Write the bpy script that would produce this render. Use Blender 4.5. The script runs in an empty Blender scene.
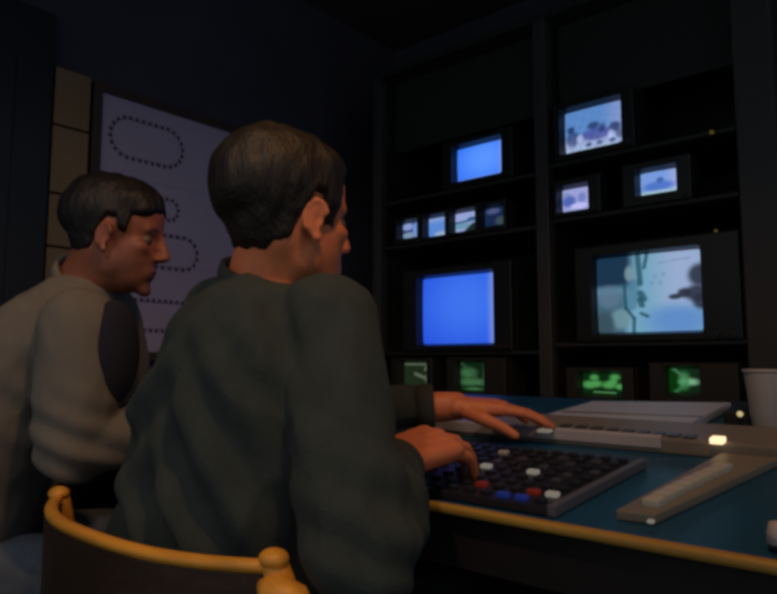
import bpy, bmesh, math, random
import numpy as np
from mathutils import Vector, Matrix, noise

random.seed(7)
SC = bpy.context.scene
COL = SC.collection
PI = math.pi

# ------------------------------------------------------------------ camera
CAM_Z = 0.97
F_PX, W_PX, H_PX = 654.0, 777.0, 594.0
YAW, PITCH = math.radians(40.5), math.radians(5.5)
cam_d = bpy.data.cameras.new('camera')
cam = bpy.data.objects.new('camera', cam_d)
COL.objects.link(cam)
cam.location = (0, 0, CAM_Z)
cam.rotation_euler = (PI / 2 + PITCH, 0, YAW)
cam_d.sensor_width = 36.0
cam_d.lens = 36.0 * F_PX / W_PX
cam_d.clip_start = 0.02
SC.camera = cam

# ------------------------------------------------------------------ world, exposure
world = bpy.data.worlds.new('world')
SC.world = world
world.use_nodes = True
world.node_tree.nodes['Background'].inputs[0].default_value = (0.82, 0.92, 1.0, 1)
world.node_tree.nodes['Background'].inputs[1].default_value = 0.20
SC.view_settings.view_transform = 'Standard'
SC.view_settings.look = 'None'
SC.view_settings.exposure = 0.0
SC.view_settings.gamma = 1.0
SC.view_settings.use_curve_mapping = False
SC.cycles.filter_width = 3.4        # the soft pick-up of the tape camera

# ------------------------------------------------------------------ overhead desk lamp and added rear fill
def spot(name, loc, target, power, color, angle, blend, radius):
    d = bpy.data.lights.new(name, 'SPOT')
    d.energy = power; d.color = color; d.spot_size = math.radians(angle); d.spot_blend = blend
    d.shadow_soft_size = radius
    o = bpy.data.objects.new(name, d); COL.objects.link(o)
    o.location = loc
    o.rotation_euler = (Vector(target) - Vector(loc)).to_track_quat('-Z', 'Y').to_euler()
    return o
LAMP_DESK = (-0.05, 0.35, 2.40)
FILL_REAR = (-0.25, -0.75, 2.45)
spot('desk_downlight_lamp', LAMP_DESK, (-0.60, 0.78, 0.80), 28, (1.0, 0.50, 0.20), 100, 0.7, 0.05)
spot('rear_fill_lamp', FILL_REAR, (-1.45, 0.85, 0.95), 26.0, (1.0, 0.80, 0.66), 62, 0.6, 0.06)  # unseen fill added behind the camera for backs, shirt and board

# ------------------------------------------------------------------ pixel helpers
FW = Vector((-math.sin(YAW), math.cos(YAW), 0)); RT = Vector((math.cos(YAW), math.sin(YAW), 0))
FWD = FW * math.cos(PITCH) + Vector((0, 0, math.sin(PITCH)))
UPV = Vector((0, 0, math.cos(PITCH))) - FW * math.sin(PITCH)
CAM = Vector((0, 0, CAM_Z))
def ray(px, py):
    return FWD + RT * ((px - W_PX / 2) / F_PX) + UPV * ((H_PX / 2 - py) / F_PX)
def at_y(px, py, y):
    d = ray(px, py); return CAM + d * (y / d.y)
def at_x(px, py, x):
    d = ray(px, py); return CAM + d * (x / d.x)
def at_d(px, py, depth):
    return CAM + ray(px, py) * depth
DESK_Y0, DESK_Z0, DESK_SL = 0.81, 0.754, 0.11
def desk_z(y): return DESK_Z0 + DESK_SL * (y - DESK_Y0)
def at_desk(px, py, h=0.0):
    d = ray(px, py)
    t = (DESK_Z0 + h - DESK_SL * DESK_Y0 - CAM.z) / (d.z - DESK_SL * d.y)
    return CAM + d * t

# ------------------------------------------------------------------ materials
MATS = {}
def mat(name, col, rough=0.6, metal=0.0, bump=0.0, bscale=60.0, var=0.0, vscale=8.0, spec=0.5, emit=None, estr=1.0, sheen=0.0, wood=False):
    if name in MATS: return MATS[name]
    m = bpy.data.materials.new(name); m.use_nodes = True
    nt = m.node_tree; b = nt.nodes['Principled BSDF']
    b.inputs['Base Color'].default_value = (*col, 1)
    b.inputs['Roughness'].default_value = rough
    b.inputs['Metallic'].default_value = metal
    b.inputs['Specular IOR Level'].default_value = spec
    if sheen: b.inputs['Sheen Weight'].default_value = sheen
    tc = nt.nodes.new('ShaderNodeTexCoord')
    if var > 0:
        n = nt.nodes.new('ShaderNodeTexNoise'); n.inputs['Scale'].default_value = vscale
        n.inputs['Detail'].default_value = 5
        if wood:
            mp = nt.nodes.new('ShaderNodeMapping'); mp.inputs['Scale'].default_value = (1.0, 9.0, 9.0)
            nt.links.new(tc.outputs['Object'], mp.inputs['Vector']); nt.links.new(mp.outputs[0], n.inputs['Vector'])
        else:
            nt.links.new(tc.outputs['Object'], n.inputs['Vector'])
        r = nt.nodes.new('ShaderNodeValToRGB')
        r.color_ramp.elements[0].position = 0.3; r.color_ramp.elements[1].position = 0.7
        r.color_ramp.elements[0].color = (*[c * (1 - var) for c in col], 1)
        r.color_ramp.elements[1].color = (*[min(1, c * (1 + var)) for c in col], 1)
        nt.links.new(n.outputs['Fac'], r.inputs[0]); nt.links.new(r.outputs[0], b.inputs['Base Color'])
    if bump > 0:
        n2 = nt.nodes.new('ShaderNodeTexNoise'); n2.inputs['Scale'].default_value = bscale; n2.inputs['Detail'].default_value = 4
        nt.links.new(tc.outputs['Object'], n2.inputs['Vector'])
        bp = nt.nodes.new('ShaderNodeBump'); bp.inputs['Strength'].default_value = bump; bp.inputs['Distance'].default_value = 0.01
        nt.links.new(n2.outputs['Fac'], bp.inputs['Height']); nt.links.new(bp.outputs[0], b.inputs['Normal'])
    if emit:
        b.inputs['Emission Color'].default_value = (*emit, 1); b.inputs['Emission Strength'].default_value = estr
    MATS[name] = m
    return m

def picture_mat():
    m = bpy.data.materials.new('screen_picture'); m.use_nodes = True
    nt = m.node_tree; b = nt.nodes['Principled BSDF']
    a = nt.nodes.new('ShaderNodeVertexColor'); a.layer_name = 'picture'
    nt.links.new(a.outputs['Color'], b.inputs['Emission Color'])
    b.inputs['Emission Strength'].default_value = 1.0
    b.inputs['Base Color'].default_value = (0.01, 0.01, 0.01, 1)
    b.inputs['Roughness'].default_value = 0.25
    return m
M_PIC = picture_mat()

def skin_mat(name):
    m = bpy.data.materials.new(name); m.use_nodes = True
    nt = m.node_tree; b = nt.nodes['Principled BSDF']
    a = nt.nodes.new('ShaderNodeVertexColor'); a.layer_name = 'tint'
    tc = nt.nodes.new('ShaderNodeTexCoord')
    n = nt.nodes.new('ShaderNodeTexNoise'); n.inputs['Scale'].default_value = 40; n.inputs['Detail'].default_value = 4
    nt.links.new(tc.outputs['Object'], n.inputs['Vector'])
    mx = nt.nodes.new('ShaderNodeMixRGB'); mx.blend_type = 'MULTIPLY'; mx.inputs[0].default_value = 0.35
    nt.links.new(a.outputs['Color'], mx.inputs[1]); nt.links.new(n.outputs['Fac'], mx.inputs[2])
    nt.links.new(mx.outputs[0], b.inputs['Base Color'])
    b.inputs['Roughness'].default_value = 0.5
    b.inputs['Subsurface Weight'].default_value = 0.08
    b.inputs['Subsurface Radius'].default_value = (0.01, 0.004, 0.002)
    bp = nt.nodes.new('ShaderNodeBump'); bp.inputs['Strength'].default_value = 0.12; bp.inputs['Distance'].default_value = 0.004
    n2 = nt.nodes.new('ShaderNodeTexNoise'); n2.inputs['Scale'].default_value = 350
    nt.links.new(tc.outputs['Object'], n2.inputs['Vector']); nt.links.new(n2.outputs['Fac'], bp.inputs['Height'])
    nt.links.new(bp.outputs[0], b.inputs['Normal'])
    return m

def hair_mat(name, col):
    m = bpy.data.materials.new(name); m.use_nodes = True
    nt = m.node_tree; b = nt.nodes['Principled BSDF']
    tc = nt.nodes.new('ShaderNodeTexCoord')
    mp = nt.nodes.new('ShaderNodeMapping'); mp.inputs['Scale'].default_value = (260, 260, 40)
    n = nt.nodes.new('ShaderNodeTexNoise'); n.inputs['Scale'].default_value = 1.0; n.inputs['Detail'].default_value = 3
    nt.links.new(tc.outputs['Object'], mp.inputs['Vector']); nt.links.new(mp.outputs[0], n.inputs['Vector'])
    r = nt.nodes.new('ShaderNodeValToRGB')
    r.color_ramp.elements[0].position = 0.35; r.color_ramp.elements[1].position = 0.7
    r.color_ramp.elements[0].color = (*[c * 0.55 for c in col], 1); r.color_ramp.elements[1].color = (*[c * 1.5 for c in col], 1)
    nt.links.new(n.outputs['Fac'], r.inputs[0]); nt.links.new(r.outputs[0], b.inputs['Base Color'])
    bp = nt.nodes.new('ShaderNodeBump'); bp.inputs['Strength'].default_value = 0.7; bp.inputs['Distance'].default_value = 0.004
    nt.links.new(n.outputs['Fac'], bp.inputs['Height']); nt.links.new(bp.outputs[0], b.inputs['Normal'])
    b.inputs['Roughness'].default_value = 0.55
    return m

M_WALL = mat('dark_wall_paint', (0.052, 0.050, 0.075), 0.85, bump=0.15, bscale=40, var=0.15, vscale=3)
M_FLOOR = mat('dark_carpet', (0.03, 0.03, 0.035), 0.95, bump=0.4, bscale=300, var=0.2, vscale=20)
M_CEIL = mat('ceiling_paint', (0.05, 0.05, 0.06), 0.9, bump=0.1)
M_TAN = mat('tan_panel', (0.22, 0.145, 0.075), 0.7, bump=0.1, bscale=80, var=0.12, vscale=5)
M_DOOR = mat('dark_navy_door', (0.010, 0.013, 0.022), 0.5, var=0.2, vscale=4)
M_RACK = mat('rack_black', (0.019, 0.021, 0.020), 0.55, bump=0.1, bscale=200, var=0.1)
M_POST = mat('rack_post_grey', (0.045, 0.045, 0.046), 0.5, var=0.1)
M_CASE = mat('monitor_case_black', (0.015, 0.0165, 0.016), 0.5, bump=0.15, bscale=400)
M_BEZEL = mat('bezel_black', (0.013, 0.014, 0.0145), 0.35, bump=0.05, bscale=400)
M_FACE = mat('instrument_face', (0.026, 0.025, 0.022), 0.5, bump=0.1, bscale=300)
M_KNOB = mat('knob_dark', (0.03, 0.03, 0.03), 0.4)
M_WOOD = mat('orange_wood', (0.80, 0.37, 0.045), 0.42, bump=0.1, bscale=60, var=0.22, vscale=6, wood=True)
M_EDGE = mat('desk_edge_wood', (0.46, 0.27, 0.05), 0.45, bump=0.1, bscale=60, var=0.2, vscale=6, wood=True)
M_DARKWOOD = mat('dark_brown_back', (0.035, 0.018, 0.010), 0.5, bump=0.1, var=0.2, wood=True)
M_DESK = mat('desk_blue_laminate', (0.012, 0.080, 0.180), 0.36, bump=0.02, bscale=300, var=0.1)
M_DESKF = mat('desk_front_dark', (0.018, 0.012, 0.010), 0.7, var=0.2)
M_BEIGE = mat('console_beige_metal', (0.22, 0.20, 0.17), 0.45, bump=0.05, bscale=300, var=0.06)
M_PALE = mat('pale_grey_plastic', (0.48, 0.46, 0.50), 0.5, bump=0.04, var=0.06)
M_PANEL = mat('switcher_panel_dark', (0.016, 0.020, 0.032), 0.4, bump=0.05, bscale=300)
M_RAIL = mat('panel_rail_grey', (0.11, 0.12, 0.16), 0.45)
M_BOX = mat('flat_box_grey', (0.46, 0.54, 0.72), 0.5, bump=0.04, var=0.06)
M_KEY = mat('key_black', (0.02, 0.022, 0.028), 0.4)
M_KEYG = mat('key_grey', (0.06, 0.062, 0.07), 0.4)
M_KEYW = mat('key_white', (0.50, 0.50, 0.44), 0.4)
M_LITW = mat('key_lit_white', (0.16, 0.16, 0.15), 0.4, emit=(1.0, 0.92, 0.75), estr=0.15)
M_LITO = mat('key_lit_amber', (0.6, 0.5, 0.4), 0.4, emit=(1.0, 0.72, 0.42), estr=1.3)
M_LITR = mat('key_lit_red', (0.12, 0.015, 0.01), 0.4, emit=(1.0, 0.08, 0.03), estr=0.055)
M_LITB = mat('key_lit_blue', (0.015, 0.03, 0.15), 0.4, emit=(0.05, 0.12, 1.0), estr=0.07)
M_LED = mat('led_yellow', (0.3, 0.25, 0.1), 0.4, emit=(1.0, 0.85, 0.4), estr=0.5)
M_LEDDIM = mat('led_dim_yellow', (0.2, 0.16, 0.05), 0.4, emit=(1.0, 0.75, 0.15), estr=0.05)
M_CUP = mat('cup_white_plastic', (0.42, 0.43, 0.44), 0.4)
M_BOARD = mat('board_white', (0.36, 0.31, 0.46), 0.6, var=0.04)
M_SHEET = mat('paper_sheet', (0.41, 0.36, 0.51), 0.75, var=0.04, vscale=4)
M_INK = mat('marker_ink', (0.075, 0.055, 0.11), 0.7)
M_FRAME = mat('board_frame_brown', (0.05, 0.030, 0.028), 0.6, var=0.15)
M_SWEATER = mat('sweater_green_grey', (0.037, 0.052, 0.050), 0.95, bump=0.35, bscale=420, var=0.12, vscale=30)
M_RIB = mat('sweater_rib', (0.040, 0.046, 0.042), 0.95, bump=0.4, bscale=300)
M_SHIRT = mat('shirt_light_grey', (0.185, 0.172, 0.15), 0.9, bump=0.25, bscale=380, var=0.08, vscale=20)
M_NAVY = mat('dark_navy_cloth', (0.014, 0.016, 0.030), 0.9, bump=0.3, bscale=300)
M_JEANS = mat('blue_jeans', (0.09, 0.12, 0.17), 0.9, bump=0.35, bscale=300, var=0.25, vscale=14)
M_TROU = mat('dark_trousers', (0.015, 0.017, 0.022), 0.9, bump=0.3, bscale=300)
M_SHOE = mat('shoe_black', (0.012, 0.011, 0.010), 0.4)
M_METAL = mat('chair_steel', (0.30, 0.31, 0.33), 0.35, metal=0.8)
M_SKIN = skin_mat('skin')
M_EYEW = mat('eye_white', (0.14, 0.10, 0.085), 0.4)
M_EYED = mat('eye_dark', (0.02, 0.015, 0.01), 0.15)
M_HAIR1 = hair_mat('hair_brown', (0.014, 0.0095, 0.0055))
M_HAIR2 = hair_mat('hair_black', (0.007, 0.006, 0.007))

# ------------------------------------------------------------------ object helpers
def tag(o, label=None, cat=None, group=None, kind=None):
    if label: o['label'] = label
    if cat: o['category'] = cat
    if group: o['group'] = group
    if kind: o['kind'] = kind
    return o
def empty(name, loc, label=None, cat=None, group=None):
    o = bpy.data.objects.new(name, None); COL.objects.link(o)
    o.location = loc; o.empty_display_size = 0.1
    bpy.context.view_layer.update()
    return tag(o, label, cat, group)
def wloc(o):
    v = Vector(o.location)
    while o.parent: o = o.parent; v = v + Vector(o.location)
    return v
def link(name, me, m, parent=None, smooth=False):
    """mesh given in world coordinates"""
    if m is not None and not me.materials: me.materials.append(m)
    o = bpy.data.objects.new(name, me); COL.objects.link(o)
    if parent is not None:
        me.transform(Matrix.Translation(-wloc(parent))); o.parent = parent
    if smooth:
        me.polygons.foreach_set('use_smooth', [True] * len(me.polygons))
    me.update()
    return o
def to_me(bm, name='mesh'):
    me = bpy.data.meshes.new(name); bmesh.ops.recalc_face_normals(bm, faces=bm.faces); bm.to_mesh(me); bm.free(); return me
def obj(name, bm, m, parent=None, smooth=False):
    return link(name, to_me(bm, name), m, parent, smooth)

def box(bm, x0, x1, y0, y1, z0, z1, bev=0.0):
    r = bmesh.ops.create_cube(bm, size=1.0)
    vs = r['verts']
    for v in vs:
        v.co = Vector(((x0 + x1) / 2 + v.co.x * (x1 - x0), (y0 + y1) / 2 + v.co.y * (y1 - y0), (z0 + z1) / 2 + v.co.z * (z1 - z0)))
    if bev > 0:
        es = list({e for v in vs for e in v.link_edges})
        bmesh.ops.bevel(bm, geom=es, offset=bev, segments=2, affect='EDGES', profile=0.6)
    return bm
def nb(*a, **k): return box(bmesh.new(), *a, **k)
def prism(bm, pts, up, bev=0.0):
    """pts: bottom polygon (world), extruded by vector up"""
    lo = [bm.verts.new(p) for p in pts]; hi = [bm.verts.new(Vector(p) + up) for p in pts]
    n = len(pts); fs = [bm.faces.new(lo[::-1]), bm.faces.new(hi)]
    for i in range(n): fs.append(bm.faces.new((lo[i], lo[(i + 1) % n], hi[(i + 1) % n], hi[i])))
    if bev > 0:
        bm.normal_update()
        bmesh.ops.bevel(bm, geom=list({e for f in fs for e in f.edges}), offset=bev, segments=2, affect='EDGES', profile=0.6)
    return bm
def loft(bm, rings, caps=True):
    """rings: lists of points of equal length"""
    R = [[bm.verts.new(p) for p in r] for r in rings]
    n = len(R[0])
    for a, b in zip(R[:-1], R[1:]):
        for i in range(n): bm.faces.new((a[i], a[(i + 1) % n], b[(i + 1) % n], b[i]))
    if caps:
        bm.faces.new(R[0][::-1]); bm.faces.new(R[-1])
    return bm
def frame_of(d):
    d = Vector(d).normalized()
    a = Vector((0, 0, 1)) if abs(d.z) < 0.9 else Vector((1, 0, 0))
    u = d.cross(a).normalized(); v = d.cross(u).normalized()
    return d, u, v
def capsule(bm, a, b, ra, rb, n=16, k=4):
    a, b = Vector(a), Vector(b); d, u, v = frame_of(b - a)
    rings = []
    for i in range(k):
        t = PI / 2 * (i + 0.35) / (k + 0.35) ; rings.append((a - d * ra * math.cos(t), ra * math.sin(t)))
    rings.append((a, ra)); rings.append((b, rb))
    for i in range(k - 1, -1, -1):
        t = PI / 2 * (i + 0.35) / (k + 0.35) ; rings.append((b + d * rb * math.cos(t), rb * math.sin(t)))
    loft(bm, [[c + (u * math.cos(2 * PI * j / n) + v * math.sin(2 * PI * j / n)) * r for j in range(n)] for c, r in rings])
    return bm
def chain(bm, pts, rs, n=16):
    for i in range(len(pts) - 1): capsule(bm, pts[i], pts[i + 1], rs[i], rs[i + 1], n)
    return bm
def tube(bm, pts, r, n=10):
    """swept tube of one surface along a polyline; r number or list"""
    pts = [Vector(p) for p in pts]; rings = []
    rr = r if isinstance(r, (list, tuple)) else [r] * len(pts)
    u0 = None
    for i, p in enumerate(pts):
        d = (pts[min(i + 1, len(pts) - 1)] - pts[max(i - 1, 0)])
        d, u, v = frame_of(d)
        if u0 is not None:
            u = (u0 - d * u0.dot(d)).normalized(); v = d.cross(u)
        u0 = u
        rings.append([p + (u * math.cos(2 * PI * j / n) + v * math.sin(2 * PI * j / n)) * rr[i] for j in range(n)])
    return loft(bm, rings)
def ellipsoid(bm, c, r, mtx=None, sub=3):
    res = bmesh.ops.create_icosphere(bm, subdivisions=sub, radius=1.0)
    for v in res['verts']:
        p = Vector((v.co.x * r[0], v.co.y * r[1], v.co.z * r[2]))
        if mtx is not None: p = mtx @ p
        v.co = p + Vector(c)
    return bm
def lathe(bm, c, prof, n=24, axis='z'):
    rings = []
    for r, h in prof:
        ring = []
        for j in range(n):
            a = 2 * PI * j / n
            q = Vector((r * math.cos(a), r * math.sin(a), h)) if axis == 'z' else Vector((r * math.cos(a), h, r * math.sin(a)))
            ring.append(Vector(c) + q)
        rings.append(ring)
    return loft(bm, rings)

def remesh(bm, voxel, smooth=3, name='tmp'):
    me = to_me(bm, name)
    o = bpy.data.objects.new(name, me); COL.objects.link(o)
    r = o.modifiers.new('r', 'REMESH'); r.mode = 'VOXEL'; r.voxel_size = voxel; r.adaptivity = 0
    if smooth:
        s = o.modifiers.new('s', 'SMOOTH'); s.factor = 0.5; s.iterations = smooth
    dg = bpy.context.evaluated_depsgraph_get(); dg.update()
    out = bpy.data.meshes.new_from_object(o.evaluated_get(dg))
    bpy.data.objects.remove(o); bpy.data.meshes.remove(me)
    return out
def get_co(me):
    a = np.empty(len(me.vertices) * 3); me.vertices.foreach_get('co', a); return a.reshape(-1, 3)
def get_no(me):
    a = np.empty(len(me.vertices) * 3); me.vertex_normals.foreach_get('vector', a); return a.reshape(-1, 3)
def set_co(me, a):
    me.vertices.foreach_set('co', a.ravel()); me.update()
def smooth_w(me, co, w, n):
    e = np.empty(len(me.edges) * 2, dtype=np.int64); me.edges.foreach_get('vertices', e); e = e.reshape(-1, 2)
    sel = (w[e[:, 0]] > 0) | (w[e[:, 1]] > 0); e = e[sel]
    cnt = np.zeros(len(co)); np.add.at(cnt, e[:, 0], 1); np.add.at(cnt, e[:, 1], 1); cnt[cnt == 0] = 1
    co = co.copy()
    for _ in range(n):
        acc = np.zeros_like(co); np.add.at(acc, e[:, 0], co[e[:, 1]]); np.add.at(acc, e[:, 1], co[e[:, 0]])
        avg = acc / cnt[:, None]; f = (w * .6)[:, None]; co = np.where(f > 0, co * (1 - f) + avg * f, co)
    return co
def set_attr(me, name, rgb):
    at = me.color_attributes.new(name, 'FLOAT_COLOR', 'POINT')
    a = np.ones((len(me.vertices), 4)); a[:, :3] = rgb
    at.data.foreach_set('color', a.ravel())

# ================================================================== SETTING
XL, YB = -2.30, 2.75
def struct(name, bm, m, parent=None):
    o = obj(name, bm, m, parent); o['kind'] = 'structure'; return o
def slabwall(name, *a, m=None):
    return struct(name, nb(*a), m)
slabwall('floor', XL - 0.1, 1.6, -1.6, YB + 0.1, -0.1, 0.0, m=M_FLOOR)
slabwall('ceiling', XL - 0.1, 1.6, -1.6, YB + 0.1, 2.72, 2.82, m=M_CEIL)
slabwall('wall_back', XL - 0.1, 1.6, YB, YB + 0.1, 0.0, 2.72, m=M_WALL)
slabwall('wall_left', XL - 0.1, XL, -1.6, YB, 0.0, 2.72, m=M_WALL)

# doorway leaf at the left and the tan pilaster beside it
y0, y1 = at_x(52, 150, XL + .03).y, at_x(88, 150, XL + .03).y
dl = struct('door_1', nb(XL, XL + 0.04, -0.15, y0 - 0.01, 0.0, 2.15, bev=0.004), M_DOOR)
for z0, z1 in ((0.2, 0.95), (1.1, 1.98)):
    obj('panel', nb(XL + 0.04, XL + 0.046, 0.0, y0 - 0.13, z0, z1, bev=0.003), M_DOOR, dl)
bm = bmesh.new(); lathe(bm, (XL + 0.04, y0 - 0.07, 1.02), [(0.012, 0), (0.012, 0.03)], 12)
chain(bm, [(XL + 0.045, y0 - 0.07, 1.02), (XL + 0.085, y0 - 0.07, 1.02), (XL + 0.085, y0 - 0.18, 1.02)], [0.008] * 3, 8)
obj('handle', bm, M_METAL, dl)
seams = [0.0, 0.75, at_x(70, 250, XL).z, at_x(70, 198, XL).z, at_x(70, 131, XL).z, at_x(72, 74, XL).z]
pil = struct('trim_1', nb(XL, XL + 0.012, y0 - 0.005, y1 + 0.005, 0.0, seams[-1]), M_FRAME)
for a, b in zip(seams[:-1], seams[1:]):
    obj('panel', nb(XL + 0.012, XL + 0.032, y0, y1, a + 0.004, b - 0.004, bev=0.003), M_TAN, pil)
bm = nb(XL, XL + 0.015, y1 + 0.01, YB, 0.0, 0.1)
struct('baseboard_left', bm, M_FRAME)

# wall chart board -------------------------------------------------------
BX = XL + 0.03
by0, by1 = at_x(98, 200, BX).y, at_x(246, 200, BX).y
bz1 = at_x(100, 90, BX).z; bz0 = at_x(120, 352, BX).z
board = empty('chart_board', (XL, (by0 + by1) / 2, bz0), 'pale wall board with dotted oval plans behind the man in light shirt', 'board')
obj('backing', nb(XL + 0.002, XL + 0.02, by0, by1, bz0, bz1, bev=0.002), M_BOARD, board)
fw = 0.03
for nm, a in (('frame_rail', (by0 - fw, by1 + fw, bz1, bz1 + fw)), ('frame_rail', (by0 - fw, by1 + fw, bz0 - fw, bz0)),
              ('frame_rail', (by0 - fw, by0, bz0, bz1)), ('frame_rail', (by1, by1 + fw, bz0, bz1))):
    obj(nm, nb(XL + 0.002, XL + 0.034, *a, bev=0.003), M_FRAME, board)
sheet_cuts = [bz1 - 0.006, at_x(170, 186, BX).z, at_x(180, 268, BX).z, bz0 + 0.006]
sheets = []
for i in range(3):
    s = obj('paper_sheet', nb(XL + 0.02, XL + 0.0215, by0 + 0.006, by1 - 0.008 - 0.01 * (i == 1), sheet_cuts[i + 1] + 0.002, sheet_cuts[i] - 0.002), M_SHEET, board)
    sheets.append(s)
def oval_marks(cx_px, cy_px, w, h, sheet, n, ticks=True, sq=0.5):
    """a stadium of short dashes and an inner line, drawn on the sheet"""
    c = at_x(cx_px, cy_px, XL + 0.0215)
    bm = bmesh.new(); X = XL + 0.0217
    hw, r = w / 2 - h / 2, h / 2
    per = 4 * hw + 2 * PI * r
    def P(s):
        s = s % per
        if s < 2 * hw: return (-hw + s, r), (0, 1)
        s -= 2 * hw
        if s < PI * r:
            a = PI / 2 - s / r; return (hw + r * math.cos(a), r * math.sin(a)), (math.cos(a), math.sin(a))
        s -= PI * r
        if s < 2 * hw: return (hw - s, -r), (0, -1)
        s -= 2 * hw
        a = -PI / 2 - s / r; return (-hw + r * math.cos(a), r * math.sin(a)), (math.cos(a), math.sin(a))
    def quad(p, nrm, ln, wd):
        t = (-nrm[1], nrm[0])
        q = [(p[0] + t[0] * i * wd / 2 + nrm[0] * j * ln / 2, p[1] + t[1] * i * wd / 2 + nrm[1] * j * ln / 2) for i, j in ((-1, -1), (1, -1), (1, 1), (-1, 1))]
        prism(bm, [(X, c.y + a, c.z + b) for a, b in q], Vector((0.0006, 0, 0)))
    for k in range(n):
        p, nr = P(per * k / n); quad(p, nr, 0.013, per / n * 0.55)
    m = 90
    for k in range(m):
        p, nr = P(per * (k + 0.5) / m); p = (p[0] - nr[0] * 0.007, p[1] - nr[1] * 0.007); quad(p, nr, 0.0025, per / m * 0.9)
    obj('drawn_oval', bm, M_INK, sheet)
oval_marks(148, 143, 0.30, 0.155, sheets[0], 30)
oval_marks(148, 206, 0.26, 0.085, sheets[1], 26)
oval_marks(160, 251, 0.33, 0.13, sheets[1], 28)
oval_marks(158, 316, 0.40, 0.115, sheets[2], 38)

# ================================================================== MONITOR RACK
YS = 2.20                       # plane of the picture tubes
YF = YS - 0.035                 # front of bezels
def PX(px, py): p = at_y(px, py, YS); return p.x, p.z
rack = empty('monitor_rack', (-1.18, YF, 0), 'black equipment rack with two bays holding the monitors', 'rack')
xA0, xA1 = PX(386, 300)[0], PX(541, 300)[0]
xB0, xB1 = PX(556, 300)[0], PX(746, 300)[0]
ZT = 2.25
obj('post', nb(xA0 - 0.05, xA0 - 0.004, YF, YF + 0.05, 0, ZT, bev=0.004), M_POST, rack)
obj('post', nb(xA1 + 0.004, xB0 - 0.004, YF, YF + 0.05, 0, ZT, bev=0.004), M_POST, rack)
obj('post', nb(xB1 + 0.004, xB1 + 0.11, YF, YF + 0.05, 0, ZT, bev=0.004), M_POST, rack)
for x0, x1 in ((xA0 - 0.05, xA0 - 0.02), (xA1 + 0.015, xB0 - 0.015), (xB1 + 0.02, xB1 + 0.11)):
    obj('side_panel', nb(x0, x1, YF + 0.05, YB - 0.05, 0, ZT), M_RACK, rack)
obj('top_panel', nb(xA0 - 0.05, xB1 + 0.11, YF, YB - 0.05, ZT, ZT + 0.03), M_RACK, rack)
obj('back_panel', nb(xA0 - 0.05, xB1 + 0.11, YB - 0.05, YB - 0.03, 0, ZT), M_RACK, rack)

# ---- pictures (u right, v up) -------------------------------------------
def S(a, lo, hi): return np.clip((a - lo) / (hi - lo), 0, 1)
def sstep(a, lo, hi):
    t = S(a, lo, hi); return t * t * (3 - 2 * t)
def mixc(A, B, f): return A * (1 - f[..., None]) + np.array(B) * f[..., None]
def fill(u, c): return np.ones(u.shape + (3,)) * np.array(c)
def blob(u, v, cx, cy, rx, ry, soft=0.35):
    d = np.sqrt(((u - cx) / rx) ** 2 + ((v - cy) / ry) ** 2); return 1 - sstep(d, 1 - soft, 1 + soft)
def seg(u, v, a, b, w, soft=0.5):
    ax, ay = a; bx, by = b; L2 = (bx - ax) ** 2 + (by - ay) ** 2
    t = np.clip(((u - ax) * (bx - ax) + (v - ay) * (by - ay)) / L2, 0, 1)
    d = np.hypot(u - ax - t * (bx - ax), v - ay - t * (by - ay)); return 1 - sstep(d, w * (1 - soft), w * (1 + soft))
def pic_blue(u, v, st=1.0):
    c = fill(u, (0.022, 0.10, 0.86)); c = mixc(c, (0.055, 0.20, 1.0), blob(u, v, 0.62, 0.6, 0.5, 0.5, 0.9))
    c = mixc(c, (0.22, 0.33, 0.85), sstep(u, 0.86, 0.98)); return c * st * 0.85
def pic_blue2(u, v): 
    c = fill(u, (0.035, 0.17, 0.92)); c = mixc(c, (0.10, 0.30, 1.0), blob(u, v, 0.6, 0.55, 0.45, 0.5, 0.9))
    c = mixc(c, (0.20, 0.32, 0.85), sstep(u, 0.85, 0.98)); return mixc(c, (0.22, 0.30, 0.65), sstep(1 - v, 0.9, 1) * 0.6)
SKY = (0.10, 0.24, 0.55); PALE = (0.24, 0.31, 0.60); NAVY = (0.015, 0.03, 0.12)
def pic_group(u, v):
    c = fill(u, SKY); c = mixc(c, PALE, sstep(u, 0.6, 1.0) * 0.8); c = mixc(c, (0.33, 0.42, 0.68), sstep(1 - v, 0.55, 0.8))
    c = mixc(c, NAVY, blob(u, v, 0.11, 0.56, 0.07, 0.08) * 0.9); c = mixc(c, NAVY, blob(u, v, 0.14, 0.33, 0.12, 0.18) * 0.75)
    c = mixc(c, NAVY, blob(u, v, 0.51, 0.55, 0.10, 0.085) * 0.85); c = mixc(c, (0.06, 0.07, 0.32), blob(u, v, 0.55, 0.34, 0.27, 0.14) * 0.85)
    c = mixc(c, NAVY, blob(u, v, 0.66, 0.46, 0.06, 0.10) * 0.7); c = mixc(c, NAVY, blob(u, v, 0.87, 0.42, 0.09, 0.11) * 0.85)
    c = mixc(c, NAVY, blob(u, v, 0.94, 0.25, 0.06, 0.12) * 0.7); c = mixc(c, (0.42, 0.48, 0.82), blob(u, v, 0.80, 0.24, 0.05, 0.12) * 0.8)
    c = mixc(c, (0.40, 0.48, 0.78), blob(u, v, 0.27, 0.30, 0.06, 0.10) * 0.7)
    for x in (0.42, 0.61, 0.82): c = mixc(c, (0.04, 0.07, 0.2), blob(u, v, x, 0.13, 0.055, 0.05) * 0.85)
    return mixc(c, (0.30, 0.42, 0.52), sstep(1 - v, 0.9, 1.0))
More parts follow.
